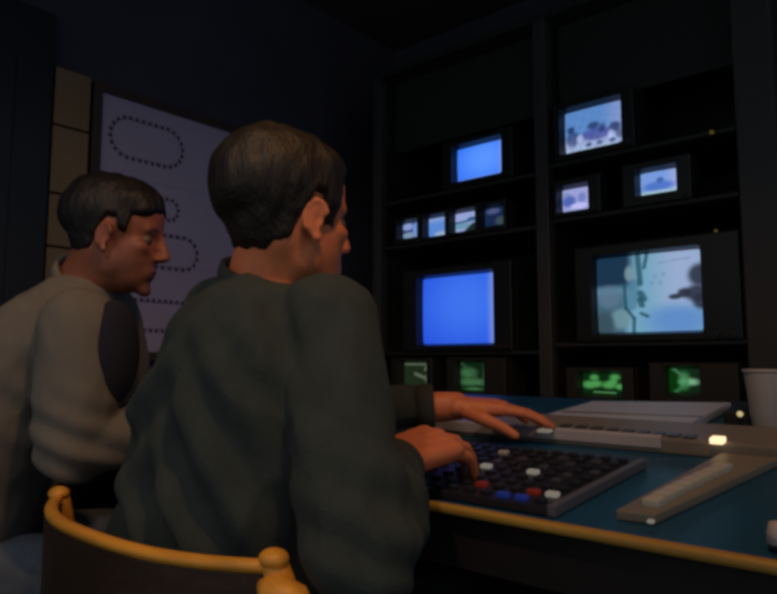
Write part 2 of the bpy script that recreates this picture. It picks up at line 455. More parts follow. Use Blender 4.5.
def pic_small_l(u, v):
    c = fill(u, (0.32, 0.35, 0.66)); c = mixc(c, (0.08, 0.13, 0.45), blob(u, v, 0.25, 0.45, 0.25, 0.25)); c = mixc(c, (0.12, 0.18, 0.5), blob(u, v, 0.72, 0.55, 0.14, 0.2) * 0.8)
    c = mixc(c, (0.14, 0.25, 0.5), blob(u, v, 0.15, 0.75, 0.15, 0.1) * 0.7); c = mixc(c, (0.5, 0.5, 0.9), blob(u, v, 0.6, 0.2, 0.3, 0.12)); return c
def pic_small_r(u, v):
    c = fill(u, (0.18, 0.32, 0.70)); c = mixc(c, (0.32, 0.38, 0.72), sstep(u, 0.6, 1)); c = mixc(c, (0.05, 0.14, 0.55), blob(u, v, 0.5, 0.33, 0.42, 0.2) * 0.8)
    c = mixc(c, (0.05, 0.12, 0.4), blob(u, v, 0.55, 0.58, 0.10, 0.12)); return mixc(c, (0.36, 0.55, 0.62), sstep(1 - v, 0.8, 0.95))
def pic_scene(u, v):
    c = fill(u, (0.20, 0.44, 0.62)); c = mixc(c, (0.36, 0.48, 0.74), sstep(u, 0.45, 0.8) * sstep(v, 0.2, 0.4))
    c = mixc(c, (0.12, 0.28, 0.70), blob(u, v, 0.78, 0.14, 0.28, 0.18, 0.6) * 0.8)
    c = mixc(c, (0.010, 0.040, 0.085), (1 - sstep(u, 0.30, 0.42)) * sstep(v, 0.50, 0.66))
    c = mixc(c, (0.05, 0.11, 0.17), (1 - sstep(u, 0.24, 0.33)) * (1 - sstep(v, 0.45, 0.62)) * 0.9)
    c = mixc(c, (0.12, 0.22, 0.32), blob(u, v, 0.13, 0.47, 0.13, 0.14) * 0.8)
    c = mixc(c, (0.18, 0.34, 0.40), blob(u, v, 0.24, 0.18, 0.10, 0.13) * 0.9); c = mixc(c, (0.045, 0.09, 0.12), blob(u, v, 0.07, 0.12, 0.10, 0.16) * 0.9)
    c = mixc(c, (0.22, 0.36, 0.42), blob(u, v, 0.335, 0.76, 0.045, 0.10) * 0.85)
    c = mixc(c, (0.07, 0.22, 0.34), seg(u, v, (0.38, 0.62), (0.34, 0.34), 0.06) * 0.75)
    D = (0.012, 0.085, 0.12)
    for a, b, w in (((0.285, 0.62), (0.29, 0.32), .018), ((0.29, 0.32), (0.37, 0.18), .018), ((0.37, 0.18), (0.36, 0.0), .018), ((0.42, 1.0), (0.44, 0.62), .028),
                    ((0.51, 1.0), (0.48, 0.82), .018), ((0.44, 0.5), (0.47, 0.42), .035), ((0.43, 0.42), (0.45, 0.34), .03), ((0.44, 0.24), (0.50, 0.20), .02)):
        c = mixc(c, D, seg(u, v, a, b, w) * 0.85)
    for x, y in ((0.58, 0.70), (0.63, 0.62), (0.66, 0.72), (0.55, 0.62)): c = mixc(c, (0.12, 0.32, 0.46), blob(u, v, x, y, 0.02, 0.03) * 0.5)
    c = mixc(c, (0.15, 0.25, 0.45), seg(u, v, (0.62, 0.87), (0.9, 0.90), 0.008) * 0.6)
    K = (0.022, 0.028, 0.055)
    for a in ((0.98, 0.68, 0.10, 0.14), (0.95, 0.46, 0.11, 0.10), (0.84, 0.47, 0.06, 0.06), (0.76, 0.43, 0.06, 0.035), (1.0, 0.36, 0.09, 0.10)):
        c = mixc(c, K, blob(u, v, *a) * 0.95)
    return c
def pic_tiny1(u, v):
    c = fill(u, (0.02, 0.05, 0.16)); c = mixc(c, (0.24, 0.32, 0.62), blob(u, v, 0.3, 0.75, 0.3, 0.22)); c = mixc(c, (0.16, 0.28, 0.66), blob(u, v, 0.78, 0.5, 0.2, 0.5))
    return mixc(c, (0.20, 0.30, 0.42), blob(u, v, 0.35, 0.2, 0.35, 0.18))
def pic_tiny2(u, v):
    c = fill(u, (0.10, 0.24, 0.64)); c = mixc(c, (0.24, 0.34, 0.66), sstep(v, 0.6, 1)); return mixc(c, (0.30, 0.40, 0.62), blob(u, v, 0.7, 0.1, 0.4, 0.14))
def pic_tiny3(u, v):
    c = fill(u, (0.30, 0.36, 0.66)); c = mixc(c, (0.04, 0.10, 0.24), blob(u, v, 0.75, 0.62, 0.22, 0.1)); c = mixc(c, (0.02, 0.10, 0.22), seg(u, v, (0, 0.48), (0.8, 0.55), 0.06))
    c = mixc(c, (0.14, 0.30, 0.42), blob(u, v, 0.3, 0.3, 0.4, 0.15)); return mixc(c, (0.008, 0.02, 0.02), sstep(u - v, 0.25, 0.45) * (1 - sstep(v, 0.35, 0.5)))
def pic_tiny4(u, v):
    c = fill(u, (0.007, 0.02, 0.07)); c = mixc(c, (0.07, 0.09, 0.2), blob(u, v, 0.4, 0.8, 0.3, 0.15)); return mixc(c, (0.04, 0.065, 0.08), blob(u, v, 0.75, 0.25, 0.25, 0.22))
def pic_vec(u, v):
    c = fill(u, (0.010, 0.020, 0.008)); L = (0.12, 0.15, 0.10)
    for a, b, w in (((0.05, 0.92), (0.9, 0.92), .03), ((0.9, 0.92), (0.82, 0.75), .04), ((0.82, 0.75), (0.95, 0.6), .03), ((0.05, 0.08), (0.92, 0.08), .04), ((0.88, 0.4), (0.92, 0.1), .05),
                    ((0.95, 0.6), (0.80, 0.48), .03), ((0.45, 0.58), (0.68, 0.5), .05), ((0.68, 0.5), (0.85, 0.38), .03)):
        c = mixc(c, L, seg(u, v, a, b, w, 0.8) * 0.8)
    return c
def pic_wave1(u, v):
    c = fill(u, (0.003, 0.014, 0.005)); G = (0.05, 0.16, 0.06)
    for a in ((0.30, 0.62, 0.28, 0.16), (0.38, 0.30, 0.40, 0.12), (0.75, 0.3, 0.15, 0.08), (0.5, 0.05, 0.3, 0.05)): c = mixc(c, G, blob(u, v, *a, 0.7) * 0.85)
    for a, b in (((0.0, 1.0), (0.9, 0.2)), ((0.9, 0.9), (0.85, 0.2))): c = mixc(c, (0.03, 0.08, 0.04), seg(u, v, a, b, 0.04, 0.9) * 0.7)
    return c
def pic_wave2(u, v):
    c = fill(u, (0.002, 0.018, 0.004)); G = (0.07, 0.32, 0.08)
    for a in ((0.30, 0.78, 0.10, 0.12), (0.80, 0.80, 0.11, 0.12), (0.18, 0.45, 0.16, 0.16), (0.36, 0.50, 0.12, 0.14), (0.66, 0.45, 0.16, 0.15), (0.92, 0.38, 0.10, 0.12), (0.75, 0.6, 0.10, 0.1)):
        c = mixc(c, G, blob(u, v, *a, 0.6) * 0.9)
    c = mixc(c, (0.10, 0.30, 0.10), seg(u, v, (0.3, 0.12), (0.8, 0.1), 0.03) * 0.8); return c
def pic_wave3(u, v):
    c = fill(u, (0.001, 0.030, 0.002)); c = mixc(c, (0.004, 0.016, 0.007), sstep(u, 0.3, 0.8)); G = (0.20, 0.42, 0.24)
    c = mixc(c, G, blob(u, v, 0.66, 0.45, 0.26, 0.12, 0.7)); c = mixc(c, (0.06, 0.30, 0.10), blob(u, v, 0.5, 0.5, 0.15, 0.28, 0.8) * 0.8)
    c = mixc(c, (0.06, 0.18, 0.09), seg(u, v, (0.15, 0.98), (0.6, 0.55), 0.05, 0.9) * 0.8); c = mixc(c, (0.04, 0.18, 0.07), seg(u, v, (0.2, 0.02), (0.6, 0.4), 0.06, 0.9) * 0.7)
    return c

def screen_mesh(x0, x1, z0, z1, y, pic, bulge=0.006, gain=1.0, nu=72, nv=54):
    u, v = np.meshgrid(np.linspace(0, 1, nu), np.linspace(0, 1, nv))
    b = bulge * (1 - ((u - .5) * 2) ** 2 * 0.5 - ((v - .5) * 2) ** 2 * 0.5)
    co = np.stack([x0 + u * (x1 - x0), y - b, z0 + v * (z1 - z0)], -1).reshape(-1, 3)
    i = (np.arange(nv - 1)[:, None] * nu + np.arange(nu - 1)[None]).ravel()
    faces = np.stack([i, i + 1, i + nu + 1, i + nu], -1)
    me = bpy.data.meshes.new('screen'); me.from_pydata(co.tolist(), [], faces.tolist())
    rgb = pic(u, v) * gain
    # picture texture of the broadcast feeds (not on the plain blue fields and scopes)
    if pic in (pic_group, pic_small_l, pic_small_r):
        q = np.sin(31 * u + 9 * v) * np.sin(23 * v - 14 * u + 1.3) + 0.7 * np.sin(57 * u - 21 * v + 2) * np.sin(47 * v + 16 * u) + 0.5 * np.sin(83 * u + 61 * v)
        rgb = rgb * (1 + 0.12 * q * (1.15 - 0.95 * v))[..., None]
        rgb = np.clip(rgb, 0, None)
    ed = np.minimum(np.minimum(u, 1 - u) * (x1 - x0), np.minimum(v, 1 - v) * (z1 - z0))
    set_attr(me, 'picture', rgb.reshape(-1, 3))
    me.polygons.foreach_set('use_smooth', [True] * len(me.polygons))
    return me
def bezel_bm(x0, x1, z0, z1, X0, X1, Z0, Z1, yf, ys, n=72, p=40.0):
    """front frame around the tube face: rounded opening with sloped inner walls"""
    bm = bmesh.new(); cx, cz, hx, hz = (x0 + x1) / 2, (z0 + z1) / 2, (x1 - x0) / 2, (z1 - z0) / 2
    A = [2 * PI * (k + 0.5) / n for k in range(n)]
    def opening(grow, y):
        return [bm.verts.new((cx + (hx + grow) * math.copysign(abs(math.cos(a)) ** (2 / p), math.cos(a)), y, cz + (hz + grow) * math.copysign(abs(math.sin(a)) ** (2 / p), math.sin(a)))) for a in A]
    def rect(i_, y):
        L = []
        for a in A:
            c, s_ = math.copysign(abs(math.cos(a)) ** (2 / p), math.cos(a)), math.copysign(abs(math.sin(a)) ** (2 / p), math.sin(a))
            m_ = max(abs(c), abs(s_)); c, s_ = c / m_, s_ / m_
            if abs(c) > .97: c = math.copysign(1, c)
            if abs(s_) > .97: s_ = math.copysign(1, s_)
            L.append(bm.verts.new(((X1 - i_ - cx) * c + cx if c > 0 else cx + (cx - X0 - i_) * c, y, cz + ((Z1 - i_ - cz) * s_ if s_ > 0 else (cz - Z0 - i_) * s_))))
        return L
    loops = [rect(0, yf + 0.03), rect(0, yf + 0.003), rect(0.003, yf), opening(0.007, yf), opening(-0.001, ys - 0.006), opening(-0.002, ys + 0.004)]
    for a, b in zip(loops[:-1], loops[1:]):
        for k in range(n): bm.faces.new((a[k], a[(k + 1) % n], b[(k + 1) % n], b[k]))
    return bm
def knob_bm(x, z, y, r=0.008, h=0.012):
    bm = bmesh.new(); return lathe(bm, (x, y, z), [(r, 0.0), (r, -h * 0.8), (r * 0.8, -h), (r * 0.1, -h)], 14, axis='y')
def monitor(name, label, cat, pxs, pic, mL, mR, mB, mT, depth, base=None, group=None, knobs=0, gain=1.0, casem=None, bezm=None, led=None, res=(72, 54), bulge=0.006):
    """pxs = (left px, right px, top-left py, bottom-left py) of the picture on the tube plane"""
    pl, pr, ptl, pbl = pxs
    x0, z1 = PX(pl, ptl); x1 = PX(pr, ptl)[0]; z0 = PX(pl, pbl)[1]
    X0, X1, Z0, Z1 = x0 - mL, x1 + mR, z0 - mB, z1 + mT
    if base is not None: Z0 = base
    t = empty(name, ((X0 + X1) / 2, YF, Z0), label, cat, group)
    bm = bmesh.new()
    box(bm, X0 + .001, X1 - .001, YS + 0.012, YF + depth * 0.45, Z0, Z1)
    cx, cz = (X0 + X1) / 2, (Z0 + Z1) / 2
    loft(bm, [[(cx + a * (X1 - X0) * k, y, cz + b * (Z1 - Z0) * k) for a, b in ((-.5, -.5), (.5, -.5), (.5, .5), (-.5, .5))] for k, y in ((0.96, YF + depth * .45), (0.7, YF + depth))])
    obj('casing', bm, casem or M_CASE, t)
    obj('bezel', bezel_bm(x0, x1, z0, z1, X0, X1, Z0, Z1, YF, YS), bezm or M_BEZEL, t)
    link('screen', screen_mesh(x0, x1, z0, z1, YS + 0.003, pic, gain=gain, nu=res[0], nv=res[1], bulge=bulge), M_PIC, t)
    for k in range(knobs):
        obj('knob', knob_bm(X1 - 0.02 - 0.024 * k, Z0 + min(mB * 0.5, 0.02), YF), M_KNOB, t)
    if led:
        lx, lz = PX(*led); obj('indicator_lamp', knob_bm(lx, lz, YF, 0.005, 0.004), M_LEDDIM, t)
    return (X0, X1, Z0, Z1)

MON = []
MON.append(monitor('video_monitor', 'large monitor with plain blue screen left of the rack post', 'monitor', (422.5, 496, 279, 344.5), pic_blue, 0.085, 0.085, 0.030, 0.035, 0.45, knobs=3))
MON.append(monitor('video_monitor', 'small blue screened monitor at the top of the left rack bay', 'monitor', (457, 504, 150, 183), pic_blue2, 0.055, 0.055, 0.03, 0.03, 0.35, knobs=2))
ROW_T = min(PX(402.5, 239.5)[1], PX(455, 233)[1], PX(484.5, 227.5)[1]) - 0.022
ROW_P = min(PX(562, 213)[1], PX(640, 196.5)[1]) - 0.024
ROW_A = min(PX(404, 390)[1], PX(460, 390)[1]) - 0.02
ROW_B = min(PX(582, 394)[1], PX(668, 392.5)[1]) - 0.02
tiny_lab = ['leftmost of the four tiny monitors, swirled white picture', 'tiny monitor with plain pale blue picture, second from left in row of four',
            'tiny monitor with pale picture cut by dark diagonal, third in row of four', 'dim nearly black tiny monitor at the right end of row of four']
for (a, b, t_, bo), pc, lb in zip(((402.5, 420.5, 224, 239.5), (428.5, 448, 219, 237.5), (455, 478, 214, 233), (484.5, 506, 209, 227.5)), (pic_tiny1, pic_tiny2, pic_tiny3, pic_tiny4), tiny_lab):
    MON.append(monitor('preview_monitor', lb, 'monitor', (a, b, t_, bo), pc, 0.0165, 0.0165, 0.025, 0.02, 0.22, base=ROW_T, group='row of four tiny monitors', res=(36, 30), bulge=0.003, gain=1.0))
MON.append(monitor('video_monitor', 'top monitor of right rack bay showing a group on pale blue', 'monitor', (564.5, 622.5, 114, 155.5), pic_group, 0.03, 0.05, 0.03, 0.03, 0.35, knobs=2, led=None))
MON.append(monitor('preview_monitor', 'small monitor with pale lilac picture beside the rack post', 'monitor', (562, 590, 190.5, 213), pic_small_l, 0.02, 0.05, 0.03, 0.03, 0.25, base=ROW_P, res=(48, 36), knobs=1))
MON.append(monitor('preview_monitor', 'small blue picture monitor above right end of large picture monitor', 'monitor', (640, 677, 174, 196.5), pic_small_r, 0.05, 0.05, 0.03, 0.03, 0.25, base=ROW_P, res=(48, 36), knobs=1))
MON.append(monitor('video_monitor', 'large monitor showing a cyan picture of a figure and dark foliage', 'monitor', (596, 701, 259, 333.5), pic_scene, 0.065, 0.115, 0.030, 0.04, 0.45, gain=0.82, knobs=3, led=(719, 232.5), res=(110, 84)))
scs = [((404, 430, 362, 390), pic_vec, 'vectorscope with pale square trace at the left end of scope row', 0.045, 0.035),
       ((460, 487, 362, 390), pic_wave1, 'waveform scope with dim green trace below the plain blue monitor', 0.045, 0.10),
       ((582, 623, 372.5, 394), pic_wave2, 'waveform scope with bright green double hump trace', 0.045, 0.045),
       ((668, 700, 368, 392.5), pic_wave3, 'waveform scope with green arrow shaped trace at right of scope row', 0.05, 0.115)]
for pxs, pc, lb, ml, mr in scs:
    MON.append(monitor('waveform_scope', lb, 'scope', pxs, pc, ml, mr, 0.02, 0.018, 0.35, base=ROW_A if pxs[0] < 540 else ROW_B, group='row of scopes under the monitors', res=(54, 40), knobs=2, casem=M_FACE, bezm=M_FACE, bulge=0.003))
# shelves under every unit and blank panels between them
for (X0, X1, Z0, Z1) in MON:
    a, b = (xA0, xA1) if X1 < xA1 + 0.05 else (xB0, xB1)
shelfz = {}
for i, (X0, X1, Z0, Z1) in enumerate(MON):
    bay = 0 if X1 < xA1 + 0.05 else 1
    key = (bay, round(Z0, 2))
    shelfz.setdefault(key, []).append((X0, X1, Z0))
for (bay, _), L in shelfz.items():
    a, b = (xA0, xA1) if bay == 0 else (xB0, xB1)
    zz = min(l[2] for l in L)
    x0 = a if True else 0
    obj('shelf', nb(a, b, YF + 0.012, YB - 0.06, zz - 0.014, zz - 0.0005), M_RACK, rack)
# rack lamp on the right bay and lower blank panels
lx, lz = PX(714, 134.5)
obj('indicator_lamp', knob_bm(xB1 + 0.03 if lx > xB1 else lx, lz, YF + 0.02, 0.006, 0.02), M_LEDDIM, rack)
for a, b in ((xA0, xA1), (xB0, xB1)):
    for z0, z1 in ((0.05, 0.38), (0.39, 0.74)):
        obj('blank_panel', nb(a, b, YF + 0.012, YF + 0.02, z0, z1, bev=0.002), M_RACK, rack)
    obj('blank_panel', nb(a, b, YF + 0.10, YF + 0.11, 1.92, ZT), M_RACK, rack)

# ================================================================== CONTROL DESK
DX0, DX1, DY1 = -2.05, 0.55, 1.78
desk = empty('control_desk', (-0.75, 1.3, 0), 'long dark blue control desk with orange wood front edge', 'desk')
def dpt(x, y, h=0.0): return Vector((x, y, desk_z(y) + h))
bm = bmesh.new()
prism(bm, [dpt(DX0, DESK_Y0 + 0.014, -0.012), dpt(DX1, DESK_Y0 + 0.014, -0.012), dpt(DX1, DY1, -0.012), dpt(DX0, DY1, -0.012)], Vector((0, 0, 0.012)))
obj('worktop', bm, M_DESK, desk)
bm = nb(DX0, DX1, DESK_Y0 - 0.006, DESK_Y0 + 0.014, DESK_Z0 - 0.010, DESK_Z0 + 0.0035, bev=0.005)
obj('edge_strip', bm, M_EDGE, desk, smooth=True)
obj('apron', nb(DX0, DX1, DESK_Y0 + 0.03, DESK_Y0 + 0.05, 0.66, 0.7435), M_DESKF, desk)
obj('back_panel', nb(DX0, DX1, DY1 - 0.03, DY1, 0.02, 0.80), M_DESKF, desk)
for x in (DX0 + 0.02, DX1 - 0.05):
    bm = bmesh.new(); prism(bm, [(x, DESK_Y0 + 0.06, 0), (x, DY1 - 0.04, 0), (x, DY1 - 0.04, desk_z(DY1 - 0.04) - 0.0125), (x, DESK_Y0 + 0.06, desk_z(DESK_Y0 + 0.06) - 0.0125)], Vector((0.03, 0, 0)))
    obj('end_panel', bm, M_DESKF, desk)
NRM = Vector((0, -DESK_SL, 1)).normalized()
def slab(name, pix, h0, h, m, parent, bev=0.003):
    bm = bmesh.new(); prism(bm, [at_desk(px, py, h0) + Vector((0, 0, .0007)) for px, py in pix], NRM * h, bev)
    return obj(name, bm, m, parent)

# ---- vision switcher: panel with keys -----------------------------------
fr = at_desk(547, 509, 0.012); br = at_desk(640, 461, 0.012); fr.z -= 0.0105; br.z -= 0.0105
ax = Vector((-1, 0, 0))
sw_depth = Vector((br.x - fr.x, br.y - fr.y, desk_z(br.y) - desk_z(fr.y)))
SWW = 0.78
fl = fr + ax * SWW; bl = br + ax * SWW
sw = empty('vision_switcher', dpt((fr.x + fl.x) / 2, fr.y), 'dark vision switcher panel with rows of keys under the man in green hands', 'switcher')
sw['label'] = 'dark switcher panel with rows of lit and unlit keys under the hands'
bm = bmesh.new(); prism(bm, [fr, br, bl, fl], NRM * 0.012, 0.002); obj('panel', bm, M_PANEL, sw)
rail = Vector((0.012, 0, 0))
bm = bmesh.new(); prism(bm, [fr + rail * 0, fr + rail, br + rail, br + rail * 0], NRM * 0.016, 0.002); obj('side_rail', bm, M_RAIL, sw)
kb = nb(-0.0075, 0.0075, -0.0065, 0.0065, 0, 0.007, bev=0.002); key_me = to_me(kb, 'key')
rowdir = sw_depth
NR, NC = 9, 26
tilt = Matrix.Rotation(math.atan(DESK_SL), 4, 'X')
lit = {}
for px, py, mm in ((488, 463, M_LITW), (541, 468, M_LITW), (484, 481, M_LITR), (476, 484, M_LITR), (528, 487, M_LITR), (536, 488, M_LITR), (544, 489, M_LITR),
                   (553, 492, M_LITW), (484, 502, M_LITB), (496, 503, M_LITB), (468, 434, M_LITB), (460, 437, M_LITB), (500, 452, M_KEYW), (566, 458, M_KEYG), (590, 460, M_KEYG), (520, 455, M_KEYG)):
    p = at_desk(px, py, 0.02); best = None
    for r in range(NR):
        for c in range(NC):
            q = fr + rowdir * ((r + 0.6) / (NR + 0.2)) + ax * (0.02 + (SWW - 0.04) * c / (NC - 1))
            dd = (q.x - p.x) ** 2 + (q.y - p.y) ** 2
            if best is None or dd < best[0]: best = (dd, r, c)
    lit[best[1:]] = mm
rk = random.Random(3)
vis_keys = 0
for r in range(NR):
    for c in range(NC):
        if (c % 9 == 8 and r < 5): continue
        q = fr + rowdir * ((r + 0.6) / (NR + 0.2)) + ax * (0.02 + (SWW - 0.04) * c / (NC - 1)) + NRM * 0.0115
        mm = lit.get((r, c)) or (M_KEYG if rk.random() < 0.14 else M_KEY)
        me = key_me.copy() if False else key_me
        o = bpy.data.objects.new('key', me); COL.objects.link(o)
        if not me.materials: me.materials.append(M_KEY)
        o.parent = sw; o.location = q - wloc(sw); o.rotation_euler = (math.atan(DESK_SL), 0, 0)
        o.scale = (1.25 if (r, c) in lit else 1.0, 1, 1); o.material_slots[0].link = 'OBJECT'; o.material_slots[0].material = mm

# ---- raised rear unit (beige) with lit button ----------------------------
ru_f = at_desk(640, 452, 0.0).y
ru_b = ru_f + 0.16
xr1 = at_desk(742, 452, 0.0).x + 0.10
ru = empty('rear_console_unit', dpt(-0.7, ru_f), 'beige raised console strip behind the keys with lit amber button', 'console')
x_l = fl.x - 0.02
RH = 0.028
bm = bmesh.new(); prism(bm, [dpt(x_l, ru_f, .0007), dpt(xr1, ru_f, .0007), dpt(xr1, ru_b, .0007), dpt(x_l, ru_b, .0007)], NRM * RH, 0.004); obj('housing', bm, M_BEIGE, ru)
bm = bmesh.new(); prism(bm, [dpt(x_l + .01, ru_f - 0.004, 0.010), dpt(br.x, ru_f - 0.004, 0.010), dpt(br.x, ru_f + 0.012, 0.010), dpt(x_l + .01, ru_f + 0.012, 0.010)], NRM * 0.022, 0.002); obj('label_strip', bm, M_PALE, ru)
def button_on(parent, px, py, h, sx, sy, hh, m, name='button'):
    p = at_desk(px, py, h); bm = bmesh.new()
    e = lambda a, b: Vector((p.x + a, p.y + b, p.z + DESK_SL * b))
    prism(bm, [e(-sx, -sy), e(sx, -sy), e(sx, sy), e(-sx, sy)], NRM * hh, 0.0015); return obj(name, bm, m, parent)
button_on(ru, 718, 443, RH, 0.0105, 0.012, 0.010, M_LITO)
button_on(ru, 545, 432, RH, 0.013, 0.010, 0.005, M_LITW)
for k in range(9):
    button_on(ru, 566 + k * 15.5, 427 + k * 1.4, RH, 0.010, 0.012, 0.005, M_KEYG)

# ---- strip panel with a row of pale keys on the right --------------------
st = empty('key_strip_panel', at_desk(690, 490), 'narrow beige panel with single row of pale keys, right of the switcher', 'control panel')
def to_back(a, b):                       # run the edge a-b up to just before the rear unit
    a, b = at_desk(*a), at_desk(*b); t_ = (ru_f - 0.012 - a.y) / (b.y - a.y); return a.lerp(b, t_)
bm = bmesh.new(); prism(bm, [p_ + Vector((0, 0, .0007)) for p_ in (at_desk(616, 521), at_desk(655, 526), to_back((655, 526), (790, 462)), to_back((616, 521), (738, 452)))], NRM * 0.014, 0.003)
obj('panel', bm, M_BEIGE, st)
for k in range(8):
    t = k / 7; px, py = 655 + (722 - 655) * t, 506 + (472 - 506) * t ** 0.92
    p = at_desk(px, py, 0.014)
    bm = bmesh.new(); w_, d_ = 0.011, 0.0120
    e = lambda a, b: Vector((p.x + a + b * 0.22, p.y + b, p.z + DESK_SL * b))
    prism(bm, [e(-w_, -d_), e(w_, -d_), e(w_, d_), e(-w_, d_)], NRM * 0.012, 0.003); obj('key', bm, M_KEYW, st)
button_on(st, 651, 523, 0.014, 0.004, 0.004, 0.004, M_LITW, 'indicator_lamp')

# ---- flat pale box at the back -------------------------------------------
pb = empty('flat_box', at_desk(640, 418), 'pale grey flat box lying below the green scopes behind the console', 'box')
slab('case', ((546, 423), (694, 431), (732, 411), (592, 409)), 0.0, 0.020, M_BOX, pb, 0.004)
slab('lid_groove', ((560, 413), (700, 418), (703, 416.5), (564, 411.5)), 0.0195, 0.001, M_BEIGE, pb, 0.0)
# small indicator unit next to it
iu = empty('indicator_block', at_desk(738, 416), 'small black block with tiny yellow lamp between flat box and cup', 'indicator')
slab('housing', ((724, 426), (750, 427), (756, 415), (739, 414.5)), 0.0, 0.030, M_CASE, iu)
q = at_desk(740, 414, 0.029); bm = bmesh.new(); ellipsoid(bm, (q.x, q.y, q.z), (0.006, 0.006, 0.006), sub=2); obj('lamp', bm, M_LED, iu)

# ---- cup -------------------------------------------------------------------
cb = at_desk(767, 431); cb.z += 0.0048
cup = empty('drinking_cup', cb, 'pale plastic cup with rolled rim standing at the right end of desk', 'cup')
H = 0.118
bm = bmesh.new(); lathe(bm, cb, [(0.004, 0.0), (0.024, -0.001), (0.0255, 0.004), (0.036, H - 0.012), (0.0365, H - 0.006), (0.0340, H - 0.006), (0.0245, 0.008), (0.003, 0.008)], 32)
obj('body', bm, M_CUP, cup, smooth=True)
bm = bmesh.new(); ring = [(0.0365 + 0.0028 * math.cos(a), H - 0.004 + 0.0035 * math.sin(a)) for a in [2 * PI * i / 10 for i in range(10)]]
rings = [[Vector(cb) + Vector((r * math.cos(t), r * math.sin(t), h)) for r, h in ring] for t in [2 * PI * j / 32 for j in range(32)]]
R = [[bm.verts.new(p) for p in r] for r in rings]
for j in range(32):
    for i in range(10): bm.faces.new((R[j][i], R[(j + 1) % 32][i], R[(j + 1) % 32][(i + 1) % 10], R[j][(i + 1) % 10]))
obj('rim', bm, M_CUP, cup, smooth=True)

# small pale knob at the right frame edge
kn = empty('joystick_unit', at_desk(779, 542), 'small panel with pale knob at the front right of desk', 'control panel')
slab('base', ((768, 552), (800, 557), (810, 540), (780, 536)), 0.0, 0.010, M_PANEL, kn)
q = at_desk(779, 543, 0.010)
bm = bmesh.new(); lathe(bm, q, [(0.012, -0.001), (0.012, 0.010), (0.009, 0.022), (0.002, 0.024)], 20); obj('knob', bm, M_PALE, kn, smooth=True)

# ================================================================== CHAIRS
def rail_curve(cx, cy, z, hw, sag, n=28, hook=0.10):
    pts = []
    for i in range(n + 1):
        s = -1 + 2 * i / n
        pts.append(Vector((cx + hw * s, cy + sag * abs(s) ** 2.6, z)))
    return pts
def wood_chair(cx, cy, zr):
    t = empty('wooden_chair', (cx, cy + 0.25, 0), 'dark backed chair with curved orange wood rim under the man in green sweater', 'chair')
    hw = 0.285
    pts = rail_curve(cx, cy, zr, hw, 0.075)
    bm = bmesh.new()
    rings = []
    for i, p in enumerate(pts):
        d = (pts[min(i + 1, len(pts) - 1)] - pts[max(i - 1, 0)]).normalized(); nrm = Vector((-d.y, d.x, 0))
        rings.append([p + nrm * a + Vector((0, 0, b)) for a, b in ((-.009, -.008), (.009, -.008), (.010, -.001), (.007, .004), (0, .006), (-.007, .004), (-.010, -.001))])
    loft(bm, rings); obj('top_rim', bm, M_WOOD, t, smooth=True)
    bm = bmesh.new(); rings = []
    for i, p in enumerate(pts):
        d = (pts[min(i + 1, len(pts) - 1)] - pts[max(i - 1, 0)]).normalized(); nrm = Vector((-d.y, d.x, 0))
        rings.append([Vector((p.x, p.y, 0)) + nrm * a + Vector((0, 0, b)) for a, b in ((-.010, 0.50), (.010, 0.50), (.010, zr - .008), (-.010, zr - .008))])
    loft(bm, rings); obj('backrest', bm, M_DARKWOOD, t)
    for s, p in ((-1, pts[0]), (1, pts[-1])):
        bm = bmesh.new()
        tube(bm, [p + Vector((0, 0, .012)), p + Vector((0, 0.004, -.005)), p + Vector((s * .012, .015, -.05)), p + Vector((s * .02, .03, -.2)), Vector((p.x + s * .03, p.y + .02, 0.0))], [.010, .017, .020, .02, .016], 12)
        obj('post', bm, M_WOOD, t, smooth=True)
        bm = bmesh.new(); ellipsoid(bm, p + Vector((0, .002, .006)), (.019, .017, .012), sub=3); obj('post_knob', bm, M_WOOD, t, smooth=True)
        bm = bmesh.new()
        tube(bm, [Vector((p.x + s * .0, p.y + .45, 0)), Vector((p.x, p.y + .43, .40))], [.014, .018], 12); obj('leg', bm, M_WOOD, t, smooth=True)
    # right hand arm stub swelling below the rim
    p = pts[-1]
    bm = bmesh.new()
    tube(bm, [p + Vector((-.006, -.008, -.022)), p + Vector((.008, -.008, -.024)), p + Vector((.030, .0, -.034)), p + Vector((.052, .015, -.08)), p + Vector((.06, .04, -.22))], [.010, .020, .024, .024, .02], 14)
    obj('arm', bm, M_WOOD, t, smooth=True)
    obj('seat', nb(cx - .25, cx + .25, cy + .03, cy + .50, .395, .433, bev=.012), M_DARKWOOD, t)
    return t
CH_Z = 0.736
wood_chair(-0.892, 0.43, CH_Z)

def office_chair(c, rz):
    t = empty('office_chair', (c[0], c[1], 0), 'dark chair with thin steel frame under the man in light shirt', 'chair')
    m = Matrix.Translation(Vector((c[0], c[1], 0))) @ Matrix.Rotation(rz, 4, 'Z')
    def add(name, bm, mt, sm=False):
        bmesh.ops.transform(bm, matrix=m, verts=bm.verts); obj(name, bm, mt, t, sm)
    add('seat', nb(-.22, .22, -.20, .24, .38, .433, bev=.02), M_NAVY)
    add('backrest', nb(-.21, .21, -.27, -.235, .56, .80, bev=.015), M_NAVY)
    for s in (-1, 1):
        bm = bmesh.new(); tube(bm, [(s * .20, -.285, .84), (s * .20, -.28, .5), (s * .20, -.26, .38), (s * .21, -.28, .0)], .011, 10); add('back_leg', bm, M_METAL, True)
        bm = bmesh.new(); tube(bm, [(s * .20, .22, .385), (s * .21, .25, 0)], .011, 10); add('front_leg', bm, M_METAL, True)
    for z in (.835, .79):
        bm = bmesh.new(); tube(bm, [(-.20, -.285, z), (.20, -.285, z)], .006, 8); add('back_rail', bm, M_METAL, True)
office_chair((-1.60, 0.45), math.radians(-42))

